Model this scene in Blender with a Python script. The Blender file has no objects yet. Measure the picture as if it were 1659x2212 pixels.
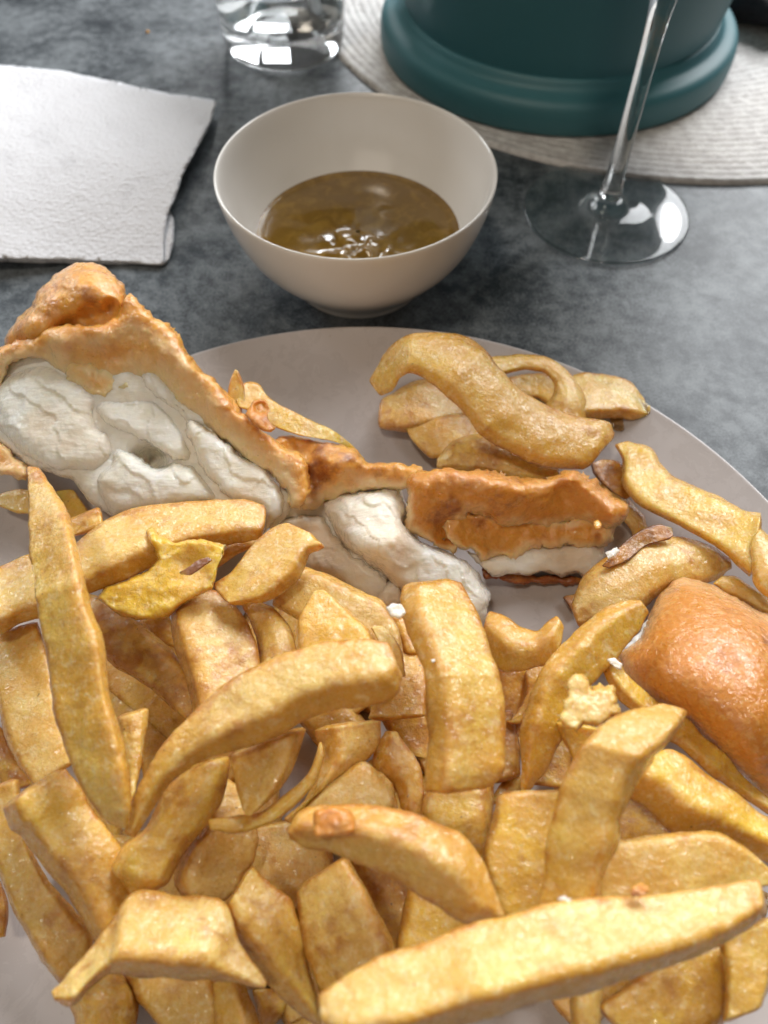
import bpy, math, random
import numpy as np
from mathutils import Vector
from mathutils.geometry import delaunay_2d_cdt
random.seed(4); RS = np.random.RandomState(7)
SC = bpy.context.scene
# ------------------------------------------------------------ camera (photo measured at 1659x2212)
F, CX, CY, PITCH, H = 1671.0, 829.5, 1106.0, math.radians(56.5), 20.25   # focal in photo px; heights in cm
cd = bpy.data.cameras.new('camera'); cam = bpy.data.objects.new('camera', cd); SC.collection.objects.link(cam)
cd.sensor_fit = 'VERTICAL'; cd.sensor_height = 36; cd.lens = 36*F/2212
cam.location = (0, 0, H*.01); cam.rotation_euler = (math.pi/2-PITCH, 0, 0)
cd.clip_start = .005; cd.clip_end = 50
cd.dof.use_dof = True; cd.dof.focus_distance = .195; cd.dof.aperture_fstop = 27.2/2.1
SC.camera = cam
SC.render.resolution_x = 768; SC.render.resolution_y = 1024
# ------------------------------------------------------------ world: dim warm room
w = bpy.data.worlds.new('World'); SC.world = w; w.use_nodes = True
bg = w.node_tree.nodes['Background']; bg.inputs[0].default_value = (.60, .57, .52, 1); bg.inputs[1].default_value = .06
def area(name, loc, aim, sx, sy, power, col):
    l = bpy.data.lights.new(name, 'AREA'); l.shape = 'RECTANGLE'; l.size = sx; l.size_y = sy; l.energy = power; l.color = col
    o = bpy.data.objects.new(name, l); SC.collection.objects.link(o); o.location = loc
    o.rotation_euler = (Vector(aim)-Vector(loc)).to_track_quat('-Z', 'Y').to_euler()
area('window_gap', (-.05, 2.1, .93), (0, .2, .1), .55, .32, 13, (.94, .97, 1.0))
area('window_back', (1.1, 2.1, 1.7), (0, .2, .1), 1.75, 1.6, 128, (.96, .98, 1.0))
area('window_side', (-1.7, 1.7, 1.0), (0, .2, 0), .5, .9, 22, (.9, .95, 1.0))
area('room_lamp', (-.3, -.12, 1.45), (0, .12, 0), .17, .17, 5.0, (1.0, .88, .72))
area('room_fill', (-.35, -.9, .95), (0, .15, 0), .9, .9, 3.3, (1.0, .88, .74))  # added soft fill from the viewer's side to lift the shaded fish, no real lamp
vs = SC.view_settings; vs.view_transform = 'Standard'; vs.look = 'None'; vs.exposure = -.1; vs.gamma = 1
SC.cycles.use_denoising = True; SC.cycles.max_bounces = 10; SC.cycles.transmission_bounces = 10
# ------------------------------------------------------------ maths
def ray(x, y):
    x = np.asarray(x, float); y = np.asarray(y, float); a = (x-CX)/F; b = (CY-y)/F
    c, s = math.cos(PITCH), math.sin(PITCH)
    return np.stack([a, c+b*s, -s+b*c], -1)
CAM = np.array([0, 0, H])
def P(x, y, z):
    d = ray(x, y); return CAM+d*((z-H)/d[..., 2])[..., None]
def depth_at(x, y, z): return (np.asarray(z, float)-H)/ray(x, y)[..., 2]
def noise(p, seed=0):
    p = np.asarray(p, float)+seed*17.31; i = np.floor(p).astype(np.int64); f = p-i; u = f*f*(3-2*f); r = 0
    for dx in (0, 1):
        for dy in (0, 1):
            for dz in (0, 1):
                n = (i[:, 0]+dx)*374761393+(i[:, 1]+dy)*668265263+(i[:, 2]+dz)*2147483647+seed*974711
                n = (n ^ (n >> 13))*1274126177 & 0xffffffff; n = (n ^ (n >> 16)) & 0xffff
                wt = (u[:, 0] if dx else 1-u[:, 0])*(u[:, 1] if dy else 1-u[:, 1])*(u[:, 2] if dz else 1-u[:, 2])
                r = r+wt*(n/32767.5-1)
    return r
def fbm(p, sc, oct=3, seed=0, gain=.5):
    r = 0; a = 1.
    for k in range(oct): r = r+a*noise(np.asarray(p)*sc, seed+k); sc *= 2.03; a *= gain
    return r
def smooth(a, b, x): t = np.clip((x-a)/(b-a), 0, 1); return t*t*(3-2*t)
def spline(pts, n, closed=False):
    p = np.array(pts, float)
    if len(p) == 2: t = np.linspace(0, 1, n)[:, None]; return p[0]*(1-t)+p[1]*t
    q = np.vstack([2*p[0]-p[1], p, 2*p[-1]-p[-2]]); out = []; m = len(p)-1
    s = np.linspace(0, m-1e-6, n)
    for v in s:
        k = int(v); t = v-k; a, b, c, d = q[k:k+4]
        out.append(.5*(2*b+(c-a)*t+(2*a-5*b+4*c-d)*t*t+(3*b-a-3*c+d)*t**3))
    return np.array(out)
def vnormals(V, Fc):
    N = np.zeros_like(V)
    for k in (3, 4):
        T = np.array([f for f in Fc if len(f) == k], int)
        if len(T):
            n = np.cross(V[T[:, 1]]-V[T[:, 0]], V[T[:, 2]]-V[T[:, 0]])
            if k == 4: n = n+np.cross(V[T[:, 2]]-V[T[:, 0]], V[T[:, 3]]-V[T[:, 0]])
            for j in range(k): np.add.at(N, T[:, j], n)
    return N/(np.linalg.norm(N, axis=1)[:, None]+1e-12)
def mesh_obj(name, V, Fc, mat, parent=None, attrs=None, sm=True):
    """V in cm, world space; origin set at the base centre"""
    V = np.asarray(V, float); o0 = np.array([(V[:, 0].min()+V[:, 0].max())/2, (V[:, 1].min()+V[:, 1].max())/2, V[:, 2].min()])
    base = np.array(parent.location)*100 if parent else np.zeros(3)
    m = bpy.data.meshes.new(name); m.from_pydata(((V-o0)*.01).tolist(), [], [tuple(f) for f in Fc]); m.update()
    if sm: m.polygons.foreach_set('use_smooth', [True]*len(m.polygons))
    for k, a in (attrs or {}).items():
        at = m.attributes.new(k, 'FLOAT', 'POINT'); at.data.foreach_set('value', np.broadcast_to(np.asarray(a, np.float32), (len(V),)).copy())
    m.materials.append(mat)
    o = bpy.data.objects.new(name, m); SC.collection.objects.link(o)
    o.location = (o0-base)*.01
    if parent: o.parent = parent
    return o
def tag(o, label=None, cat=None, group=None, kind=None):
    if label: o['label'] = label
    if cat: o['category'] = cat
    if group: o['group'] = group
    if kind: o['kind'] = kind
    return o
def empty(name, loc, label, cat, group=None):
    o = bpy.data.objects.new(name, None); SC.collection.objects.link(o); o.location = tuple(np.array(loc)*.01); o.empty_display_size = .01
    bpy.context.view_layer.update()
    return tag(o, label, cat, group)
# ------------------------------------------------------------ materials
class NT:
    def __init__(s, name):
        s.m = bpy.data.materials.new(name); s.m.use_nodes = True; s.t = s.m.node_tree; s.b = s.t.nodes['Principled BSDF']
    def n(s, typ, **kw):
        x = s.t.nodes.new(typ)
        for k, v in kw.items(): setattr(x, k, v)
        return x
    def l(s, a, b): s.t.links.new(a, b)
    def pos(s, scale=(100, 100, 100)):
        g = s.n('ShaderNodeNewGeometry'); m = s.n('ShaderNodeVectorMath', operation='MULTIPLY'); s.l(g.outputs['Position'], m.inputs[0]); m.inputs[1].default_value = scale
        return m.outputs[0]
    def noise(s, vec, scale, detail=3, rough=.5, dist=0):
        x = s.n('ShaderNodeTexNoise'); s.l(vec, x.inputs['Vector']); x.inputs['Scale'].default_value = scale; x.inputs['Detail'].default_value = detail
        x.inputs['Roughness'].default_value = rough; x.inputs['Distortion'].default_value = dist; return x.outputs[0]
    def ramp(s, v, a, b, c0=0, c1=1):
        x = s.n('ShaderNodeMapRange'); x.interpolation_type = 'SMOOTHSTEP'; s.l(v, x.inputs[0])
        for i, q in enumerate((a, b, c0, c1)): x.inputs[i+1].default_value = q
        return x.outputs[0]
    def math(s, op, a, b):
        x = s.n('ShaderNodeMath', operation=op)
        for i, q in enumerate((a, b)):
            if isinstance(q, (int, float)): x.inputs[i].default_value = q
            else: s.l(q, x.inputs[i])
        return x.outputs[0]
    def mix(s, f, a, b):
        x = s.n('ShaderNodeMix', data_type='RGBA')
        for i, q in ((0, f), (6, a), (7, b)):
            if isinstance(q, (int, float)): x.inputs[i].default_value = q
            elif isinstance(q, tuple): x.inputs[i].default_value = (*q, 1)
            else: s.l(q, x.inputs[i])
        return x.outputs[2]
    def attr(s, name): x = s.n('ShaderNodeAttribute', attribute_name=name); return x.outputs['Fac']
    def bump(s, h, dist, strength=1, prev=None):
        x = s.n('ShaderNodeBump'); s.l(h, x.inputs['Height']); x.inputs['Distance'].default_value = dist*.01; x.inputs['Strength'].default_value = strength
        if prev is not None: s.l(prev, x.inputs['Normal'])
        return x.outputs[0]
    def set(s, **kw):
        for k, v in kw.items():
            i = s.b.inputs[k.replace('_', ' ')]
            if isinstance(v, (int, float)): i.default_value = v
            elif isinstance(v, tuple): i.default_value = v if len(v) == len(i.default_value) else (*v, 1)
            else: s.l(v, i)
        return s
def sss(nt, wgt, rad, scale):
    nt.set(Subsurface_Weight=wgt, Subsurface_Radius=rad, Subsurface_Scale=scale*.01)
def chip_material():
    t = NT('fried_potato'); p = t.pos()
    tone, br = t.attr('tone'), t.attr('brown')
    base = t.mix(tone, (.80, .555, .185), (.84, .53, .045))
    base = t.mix(t.math('MULTIPLY', t.attr('side'), .85), base, (.70, .35, .035))  # amber sides: deeper frying, plus shading and edge glow put into the colour
    base = t.mix(t.attr('shade'), base, (.42, .22, .06))
    n1 = t.ramp(t.noise(p, 1.0, 3), .40, .62)
    base = t.mix(t.math('MULTIPLY', n1, .65), base, (.72, .38, .055))
    n5 = t.ramp(t.noise(p, 5.0, 5, .66, .5), .5, .7)
    base = t.mix(t.math('MULTIPLY', n5, .5), base, (.90, .76, .46))
    g_ = t.noise(p, 13, 3, .7); base = t.mix(t.math('MULTIPLY', t.ramp(g_, .48, .72), .3), base, (.90, .74, .42)); base = t.mix(t.math('MULTIPLY', t.ramp(g_, .45, .3), .5), base, (.58, .26, .035))
    n2 = t.noise(p, 2.6, 5, .62, .5)
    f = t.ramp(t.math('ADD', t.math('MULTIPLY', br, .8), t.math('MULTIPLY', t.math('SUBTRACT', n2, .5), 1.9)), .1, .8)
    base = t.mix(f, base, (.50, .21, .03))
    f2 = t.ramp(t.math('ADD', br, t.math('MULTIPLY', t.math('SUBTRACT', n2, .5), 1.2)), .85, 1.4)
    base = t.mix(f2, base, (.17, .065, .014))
    sp = t.ramp(t.noise(p, 9, 2, .5), .735, .79)
    base = t.mix(t.math('MULTIPLY', sp, .75), base, (.12, .05, .015))
    t.set(Base_Color=base, IOR=1.42, Roughness=t.ramp(t.noise(p, 4, 4, .7), .38, .62, .18, .4), Specular_IOR_Level=.7)
    sss(t, .5, (1, .55, .12), .4); t.set(Coat_Weight=.5, Coat_Roughness=.08)
    fine = t.noise(p, 11, 5, .7); mid = t.noise(p, 4.5, 4, .6, .6)
    vo = t.n('ShaderNodeTexVoronoi', feature='SMOOTH_F1'); t.l(p, vo.inputs['Vector']); vo.inputs['Scale'].default_value = 6.5
    b = t.bump(mid, .045, .5); b = t.bump(fine, .03, .7, b)
    cb = t.bump(t.noise(p, 5.5, 1.6, .6, .4), .11, 1); t.l(cb, t.b.inputs['Coat Normal'])
    t.set(Normal=b); return t.m
def batter_material():
    t = NT('fried_batter'); p = t.pos(); br = t.attr('brown'); tone = t.attr('tone')
    base = t.mix(tone, (.90, .46, .08), (.64, .24, .03))
    n = t.noise(p, 1.3, 5, .6, .3)
    base = t.mix(t.math('MULTIPLY', t.ramp(n, .42, .66), .8), base, (.68, .26, .04))
    n3 = t.noise(p, 3.4, 4, .6, .8)
    base = t.mix(t.math('MULTIPLY', t.ramp(n3, .52, .7), .5), base, (.80, .48, .17))
    f = t.ramp(t.math('ADD', br, t.math('MULTIPLY', t.math('SUBTRACT', n, .5), 2.2)), .18, .8)
    base = t.mix(f, base, (.30, .085, .018))
    g_ = t.noise(p, 12, 3, .7); base = t.mix(t.math('MULTIPLY', t.ramp(g_, .5, .72), .25), base, (.90, .56, .16)); base = t.mix(t.math('MULTIPLY', t.ramp(g_, .45, .3), .3), base, (.50, .17, .02))
    edge = t.attr('edge')
    base = t.mix(t.math('MULTIPLY', edge, .85), base, (.90, .72, .42))
    sp = t.ramp(t.noise(p, 10, 2, .5), .74, .79); base = t.mix(t.math('MULTIPLY', sp, .6), base, (.12, .04, .012))
    t.set(Base_Color=base, IOR=1.47, Roughness=t.ramp(t.noise(p, 3, 3, .6), .35, .65, .26, .55), Specular_IOR_Level=.6)
    sss(t, .45, (1, .45, .08), .3); t.set(Coat_Weight=.6, Coat_Roughness=.1)
    vo = t.n('ShaderNodeTexVoronoi', feature='SMOOTH_F1'); t.l(p, vo.inputs['Vector']); vo.inputs['Scale'].default_value = 5.5
    b = t.bump(t.noise(p, 3.2, 5, .62, .8), .07, .5); b = t.bump(vo.outputs['Distance'], .04, .6, b); b = t.bump(t.noise(p, 11, 4, .6), .02, .7, b); cb = t.bump(t.noise(p, 5.5, 1.8, .6, .4), .13, 1); t.l(cb, t.b.inputs['Coat Normal'])
    t.set(Normal=b); return t.m
def flesh_material():
    t = NT('cooked_fish_flesh'); p = t.pos(); br = t.attr('brown')
    base = t.mix(t.ramp(t.noise(p, 1.0, 3), .35, .7), (.98, .95, .86), (.97, .91, .78))
    base = t.mix(t.math('MULTIPLY', t.ramp(t.noise(p, 2.2, 4, .6), .52, .75), .2), base, (.85, .68, .48))
    base = t.mix(br, base, (.70, .42, .17))
    t.set(Base_Color=base, IOR=1.4, Roughness=t.ramp(t.noise(p, 3, 3), .35, .65, .26, .5), Specular_IOR_Level=.6)
    sss(t, .45, (1, .8, .55), .4); t.set(Coat_Weight=.8, Coat_Roughness=.1)
    ps = t.n('ShaderNodeMapping'); t.l(p, ps.inputs[0]); ps.inputs['Rotation'].default_value = (0, 0, .8); ps.inputs['Scale'].default_value = (1, 6, 3)
    b = t.bump(t.noise(ps.outputs[0], 1.3, 3, .5), .04, .7); b = t.bump(t.noise(p, 8, 4, .6), .02, .8, b); cb = t.bump(t.noise(p, 7, 1.8, .6), .13, 1); t.l(cb, t.b.inputs['Coat Normal'])
    t.set(Normal=b); return t.m
def simple(name, col, rough=.5, **kw):
    t = NT(name); t.set(Base_Color=col, Roughness=rough); t.set(**kw); return t
CHIP, BATTER, FLESH = chip_material(), batter_material(), flesh_material()
def table_material():
    t = NT('slate_laminate'); p = t.pos()
    a = t.noise(p, .32, 4, .6, .3); b = t.noise(p, 1.7, 5, .72); c = t.noise(p, 12, 4, .8)
    v = t.math('ADD', t.math('MULTIPLY', a, .35), t.math('ADD', t.math('MULTIPLY', b, .35), t.math('MULTIPLY', c, .5)))
    col = t.mix(t.ramp(v, .49, .72), (.018, .024, .03), (.205, .225, .238))
    col = t.mix(t.math('MULTIPLY', t.ramp(t.noise(p, 1.1, 4, .7, .4), .56, .7), .55), col, (.025, .028, .034))
    t.set(Base_Color=col, Roughness=t.ramp(c, .3, .7, .36, .5), Specular_IOR_Level=.34)
    t.set(Normal=t.bump(t.noise(p, 5, 5, .7), .02, .5)); return t.m
# ------------------------------------------------------------ lathe
def lathe(name, prof, c, mat, parent=None, seg=96, closed=False, attrs=None, fn=None):
    prof = np.array(prof, float); a = np.linspace(0, 2*math.pi, seg, endpoint=False); V = []; Fc = []; n = len(prof)
    for r, z in prof: V.append(np.c_[c[0]+r*np.cos(a), c[1]+r*np.sin(a), np.full(seg, c[2]+z)])
    V = np.vstack(V)
    for i in range(n-1):
        for j in range(seg):
            k = (j+1) % seg; Fc.append((i*seg+j, i*seg+k, (i+1)*seg+k, (i+1)*seg+j))
    if fn is not None: V = fn(V)
    return mesh_obj(name, V, Fc, mat, parent, attrs)
def roundprof(pts, k=2, q=.25):
    p = np.array(pts, float)
    for _ in range(k):
        o = [p[0]]
        for a, b in zip(p[:-1], p[1:]): o += [a*(1-q)+b*q, a*q+b*(1-q)]
        p = np.array(o+[p[-1]])
    return p
# ------------------------------------------------------------ setting
def grid_plane(name, x0, x1, y0, y1, z, mat):
    V = [(x0, y0, z), (x1, y0, z), (x1, y1, z), (x0, y1, z), (x0, y0, z-3), (x1, y0, z-3), (x1, y1, z-3), (x0, y1, z-3)]
    return mesh_obj(name, V, [(0, 1, 2, 3), (7, 6, 5, 4), (0, 4, 5, 1), (1, 5, 6, 2), (2, 6, 7, 3), (3, 7, 4, 0)], mat, sm=False)
tag(grid_plane('table_top', -75, 75, -30, 68, 0, table_material()), kind='structure')
# dinner plate
PC = (-.626, 6.75, 0); PR = 13.37
pm = simple('plate_glaze', (.50, .455, .44), .28, Specular_IOR_Level=.5)
pp = pm.pos(); pm.set(Normal=pm.bump(pm.noise(pp, .5, 2), .03, .25), Roughness=pm.ramp(pm.noise(pp, 1.1, 5, .75, .6), .38, .66, .2, .46))
sp_ = pm.ramp(pm.noise(pp, 2.6, 3, .5), .74, .78); pm.set(Base_Color=pm.mix(pm.math('MULTIPLY', sp_, .3), (.50, .455, .44), (.25, .15, .08)))
prof = roundprof([(.01, .35), (8.2, .38), (9.6, .5), (11.5, .92), (PR-.25, 1.4), (PR, 1.5), (PR+.02, 1.4), (PR-.3, 1.2), (11.5, .66), (9.4, .2), (8.4, 0), (8.2, 0), (8.0, .12), (.01, .12)], 2)
tag(lathe('dinner_plate', prof, PC, pm.m, seg=160), 'large pale grey-mauve round dinner plate under the fish and chips', 'plate')
PLZ = np.array([[0, .35], [8.2, .38], [9.6, .5], [11.5, .92], [13.35, 1.5], [13.5, 0], [99, 0]])
def platez(X): r = np.hypot(X[:, 0]-PC[0], X[:, 1]-PC[1]); return np.interp(r, PLZ[:, 0], PLZ[:, 1])
# sauce bowl
BC = (-.97, 24.6, 0)
bm_ = simple('cream_porcelain', (.80, .765, .715), .2, Specular_IOR_Level=.5, Coat_Weight=.1, Coat_Roughness=.1)
bowl = empty('sauce_bowl', BC, 'small round cream porcelain bowl holding brown sauce, behind the plate', 'bowl')
bo = [(.01, .25), (2.2, .25), (2.3, 0), (2.55, 0), (2.6, .35), (3.3, 1.05), (4.2, 2.15), (4.68, 3.4), (4.9, 4.5), (4.84, 4.62), (4.72, 4.5), (4.5, 3.4), (4.0, 2.25), (3.1, 1.3), (1.8, .75), (.01, .6)]
lathe('bowl_body', roundprof(bo, 2), BC, bm_.m, bowl, 128)
st = NT('curry_sauce'); sp = st.pos()
sc_ = st.mix(st.ramp(st.noise(sp, 1.6, 4, .6, .6), .42, .68), (.22, .12, .016), (.31, .18, .028)); sc_ = st.mix(st.math('MULTIPLY', st.ramp(st.noise(sp, 2.6, 2), .66, .8), .4), sc_, (.42, .29, .09))
st.set(Base_Color=sc_, Roughness=.16, Specular_IOR_Level=.5, Coat_Weight=.8, Coat_Roughness=.03); sss(st, .4, (.8, .5, .1), .3)
st.set(Normal=st.bump(st.noise(sp, 1.2, 1, .5, .8), .03, .5))
sr = np.linspace(0.02, 1, 46)*3.8; SV = []
def sauce_fn(V):
    d = np.exp(-((V[:, 0]+.9)**2+(V[:, 1]-22.9)**2)/1.3)
    n = fbm(V*np.array([1, 1, 0]), .9, 2, 5)*.03+d*(np.abs(fbm(V*np.array([1, 1, 0]), 1.25, 2, 9))*.36-.02)
    r = np.hypot(V[:, 0]-BC[0], V[:, 1]-BC[1]); V = V.copy(); V[:, 2] += n*smooth(3.75, 3.4, r); return V
lathe('brown_sauce', [(r, .02 if r > 3.5 else 0) for r in sr], (BC[0], BC[1], 2.02), st.m, bowl, 128, fn=sauce_fn)
# glass
def glass_mat(name, col=(1, 1, 1), ior=1.5, rough=0.0):
    t = NT(name); t.set(Base_Color=col, Roughness=rough, IOR=ior, Transmission_Weight=1.0); return t.m
def glass_mix(name, k):
    m = glass_mat(name, (.98, .99, .985)); t = m.node_tree; mx = t.nodes.new('ShaderNodeMixShader'); tr_ = t.nodes.new('ShaderNodeBsdfTransparent'); mx.inputs[0].default_value = k
    t.links.new(t.nodes['Principled BSDF'].outputs[0], mx.inputs[1]); t.links.new(tr_.outputs[0], mx.inputs[2]); t.links.new(mx.outputs[0], t.nodes['Material Output'].inputs[0]); return m
GLF = glass_mix('thin_foot_glass', .38)
GL = glass_mix('clear_glass', .1); WAT = glass_mat('water', (.98, .99, .99), 1.33)
TC = (-5.15, 42.6, 0)
tum = empty('water_tumbler', TC, 'clear thick-based water tumbler standing behind the sauce bowl', 'glass')
lathe('tumbler_wall', roundprof([(.01, .05), (2.5, .05), (2.95, .12), (3.1, .5), (3.2, 2), (3.45, 9), (3.4, 9.1), (3.3, 9), (3.02, 2.2), (2.85, 1.45), (2.3, 1.25), (.01, 1.15)], 2), TC, GL, tum, 96)
lathe('water', roundprof([(.01, 1.18), (2.3, 1.28), (2.83, 1.48), (3.0, 2.2), (3.12, 4.6), (.01, 4.6)], 1, .1), TC, WAT, tum, 96)
WC = (9.32, 28.5, 0)
wg = empty('wine_glass', WC, 'stemmed clear wine glass with round foot, right of the bowl', 'glass')
lathe('foot', roundprof([(.01, .12), (1.6, .1), (3.1, .03), (3.42, .06), (3.45, .14), (3.38, .19), (2.4, .23), (1.4, .3), (.8, .48), (.6, .76), (.01, .8)], 2), WC, GLF, wg, 96)
lathe('stem', roundprof([(.01, .81), (.5, .81), (.42, 1.3), (.36, 2), (.33, 3.5), (.33, 6.5), (.4, 8.0), (.6, 8.9), (.01, 9.0)], 2), WC, GL, wg, 48)
thin = NT('thin_glass'); tb = thin.n('ShaderNodeBsdfTransparent'); gb = thin.n('ShaderNodeBsdfGlossy'); gb.inputs['Roughness'].default_value = .02
fr = thin.n('ShaderNodeFresnel'); fr.inputs[0].default_value = 1.45; mx = thin.n('ShaderNodeMixShader'); thin.l(fr.outputs[0], mx.inputs[0]); thin.l(tb.outputs[0], mx.inputs[1]); thin.l(gb.outputs[0], mx.inputs[2])
thin.l(mx.outputs[0], thin.t.nodes['Material Output'].inputs[0])
lathe('glass_bowl', roundprof([(.3, 8.95), (1.2, 9.3), (2.8, 10.5), (3.9, 12.8), (3.8, 15.5), (3.2, 18.5)], 2), WC, thin.m, wg, 64)
# placemat with concentric woven rings
MC = (14.9, 49.5, 0); MR = 19.05; seg, nr = 640, 44*5+1
rr = np.linspace(.1, MR, nr); A = np.linspace(0, 2*math.pi, seg, endpoint=False)
RR, AA = np.meshgrid(rr, A, indexing='ij'); pitch = MR/44; ph = RR/pitch; ring = np.floor(ph); u = ph-ring
st_ = np.abs(np.sin(AA*np.maximum(ring, 1)*1.7+ring*1.3)); hz = .16+.09*np.sin(u*math.pi)**.6*(.75+.25*st_)
hz[-1] = .02; hz += noise(np.c_[RR.ravel()*2, AA.ravel()*40, RR.ravel()*0], 3).reshape(RR.shape)*.02*(RR < MR-.1)
hole = (smooth(.25, .05, np.abs(u-.0))+smooth(.75, .95, u))*smooth(.35, .75, noise(np.c_[ring.ravel()*3.7, (AA*RR/.42).ravel(), ring.ravel()*0], 8).reshape(RR.shape))
V = np.stack([MC[0]+RR*np.cos(AA), MC[1]+RR*np.sin(AA), hz], -1).reshape(-1, 3)
I = np.arange(nr*seg).reshape(nr, seg); a_, b_ = I[:-1], I[1:]
Fc = np.stack([a_, np.roll(a_, -1, 1), np.roll(b_, -1, 1), b_][::-1], -1).reshape(-1, 4)[:, ::-1].tolist()
mt = NT('woven_paper_cord'); mp = mt.pos()
mc = mt.mix(mt.ramp(mt.noise(mp, 2, 4, .7), .35, .7), (.50, .47, .45), (.70, .68, .65)); mc = mt.mix(mt.math('MULTIPLY', mt.attr('hole'), .85), mc, (.10, .08, .06))
mt.set(Base_Color=mc, Roughness=.55, Specular_IOR_Level=.4, Normal=mt.bump(mt.noise(mp, 9, 3), .06, .8))
tag(mesh_obj('placemat', V, Fc, mt.m, attrs={'hole': hole.ravel()}), 'round pale woven placemat of concentric cords under the teal pot', 'placemat')
# teal pot
TPC = (8.75, 42.5, .27)
tm = simple('teal_enamel', (.048, .165, .19), .5, Specular_IOR_Level=.5)
tp = tm.pos(); tm.set(Normal=tm.bump(tm.noise(tp, 1.2, 3), .03, .3))
pot = empty('teal_pot', TPC, 'large dark teal pot with stepped round base on the placemat', 'pot')
lathe('base_ring', roundprof([(7.6, .0), (8.75, 0), (8.9, .12), (8.95, 1.0), (8.8, 1.45), (8.2, 1.62), (8.0, 1.75), (7.85, 2.1), (7.2, 2.12)], 2), TPC, tm.m, pot, 160)
lathe('pot_body', roundprof([(.01, 1.0), (7.0, 1.0), (7.6, 1.5), (7.8, 2.2), (8.2, 5), (9.3, 10), (10.2, 14), (10.4, 14.3), (10.1, 14.2), (9.0, 10), (7.9, 5), (7.3, 2.6), (.01, 2.3)], 2), TPC, tm.m, pot, 160)
# ------------------------------------------------------------ regions of the photograph used for tracing (offset, scale)
S = .3968
REG = {'D': (0, 0, 1), 'Z3': (0, 548.6, S), 'Z4': (493.7, 658.3, S), 'Z5': (1000.7, 658.3, S), 'Y1': (0, 987.5, S), 'Y2': (493.7, 987.5, S),
       'Y3': (1000.7, 987.5, S), 'X1': (0, 1553.7, S), 'X2': (493.7, 1553.7, S), 'X3': (1000.7, 1553.7, S)}
def tr(reg, pts): ox, oy, s = REG[reg]; return np.array(pts, float)*s+np.array([ox, oy])
PROF = {'k': [(0, 0), (.1, .27), (.88, .30), (1, 0), (.9, -.28), (.1, -.28)],
        's': [(0, 0), (.06, .11), (.94, .12), (1, 0), (.94, -.12), (.06, -.12)],
        'r': [(0, 0), (.18, .28), (.5, .38), (.82, .3), (1, 0), (.8, -.3), (.5, -.36), (.2, -.3)]}
def zspread(z): z = np.asarray(z, float); return z+.3*(z-2.6)
def profile(pr, n=44):
    if isinstance(pr, str): p = PROF[pr]
    else: p = [(0, .0), (pr-.07, .33), (pr+.07, .34), (1, 0), (.72, -.33), (.28, -.33)]
    p = np.array(p, float)
    for q in (.08, .2, .25):
        p = np.vstack([np.stack([a*(1-q)+b*q, a*q+b*(1-q)]) for a, b in zip(p, np.roll(p, -1, 0))])
    p[:, 0] = (p[:, 0]-p[:, 0].min())/(np.ptp(p[:, 0]))
    q = np.vstack([p, p[:1]]); s = np.r_[0, np.cumsum(np.hypot(*np.diff(q, axis=0).T))]; t = np.linspace(0, s[-1], n, endpoint=False)
    return np.c_[np.interp(t, s, q[:, 0]), np.interp(t, s, q[:, 1])]
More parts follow.
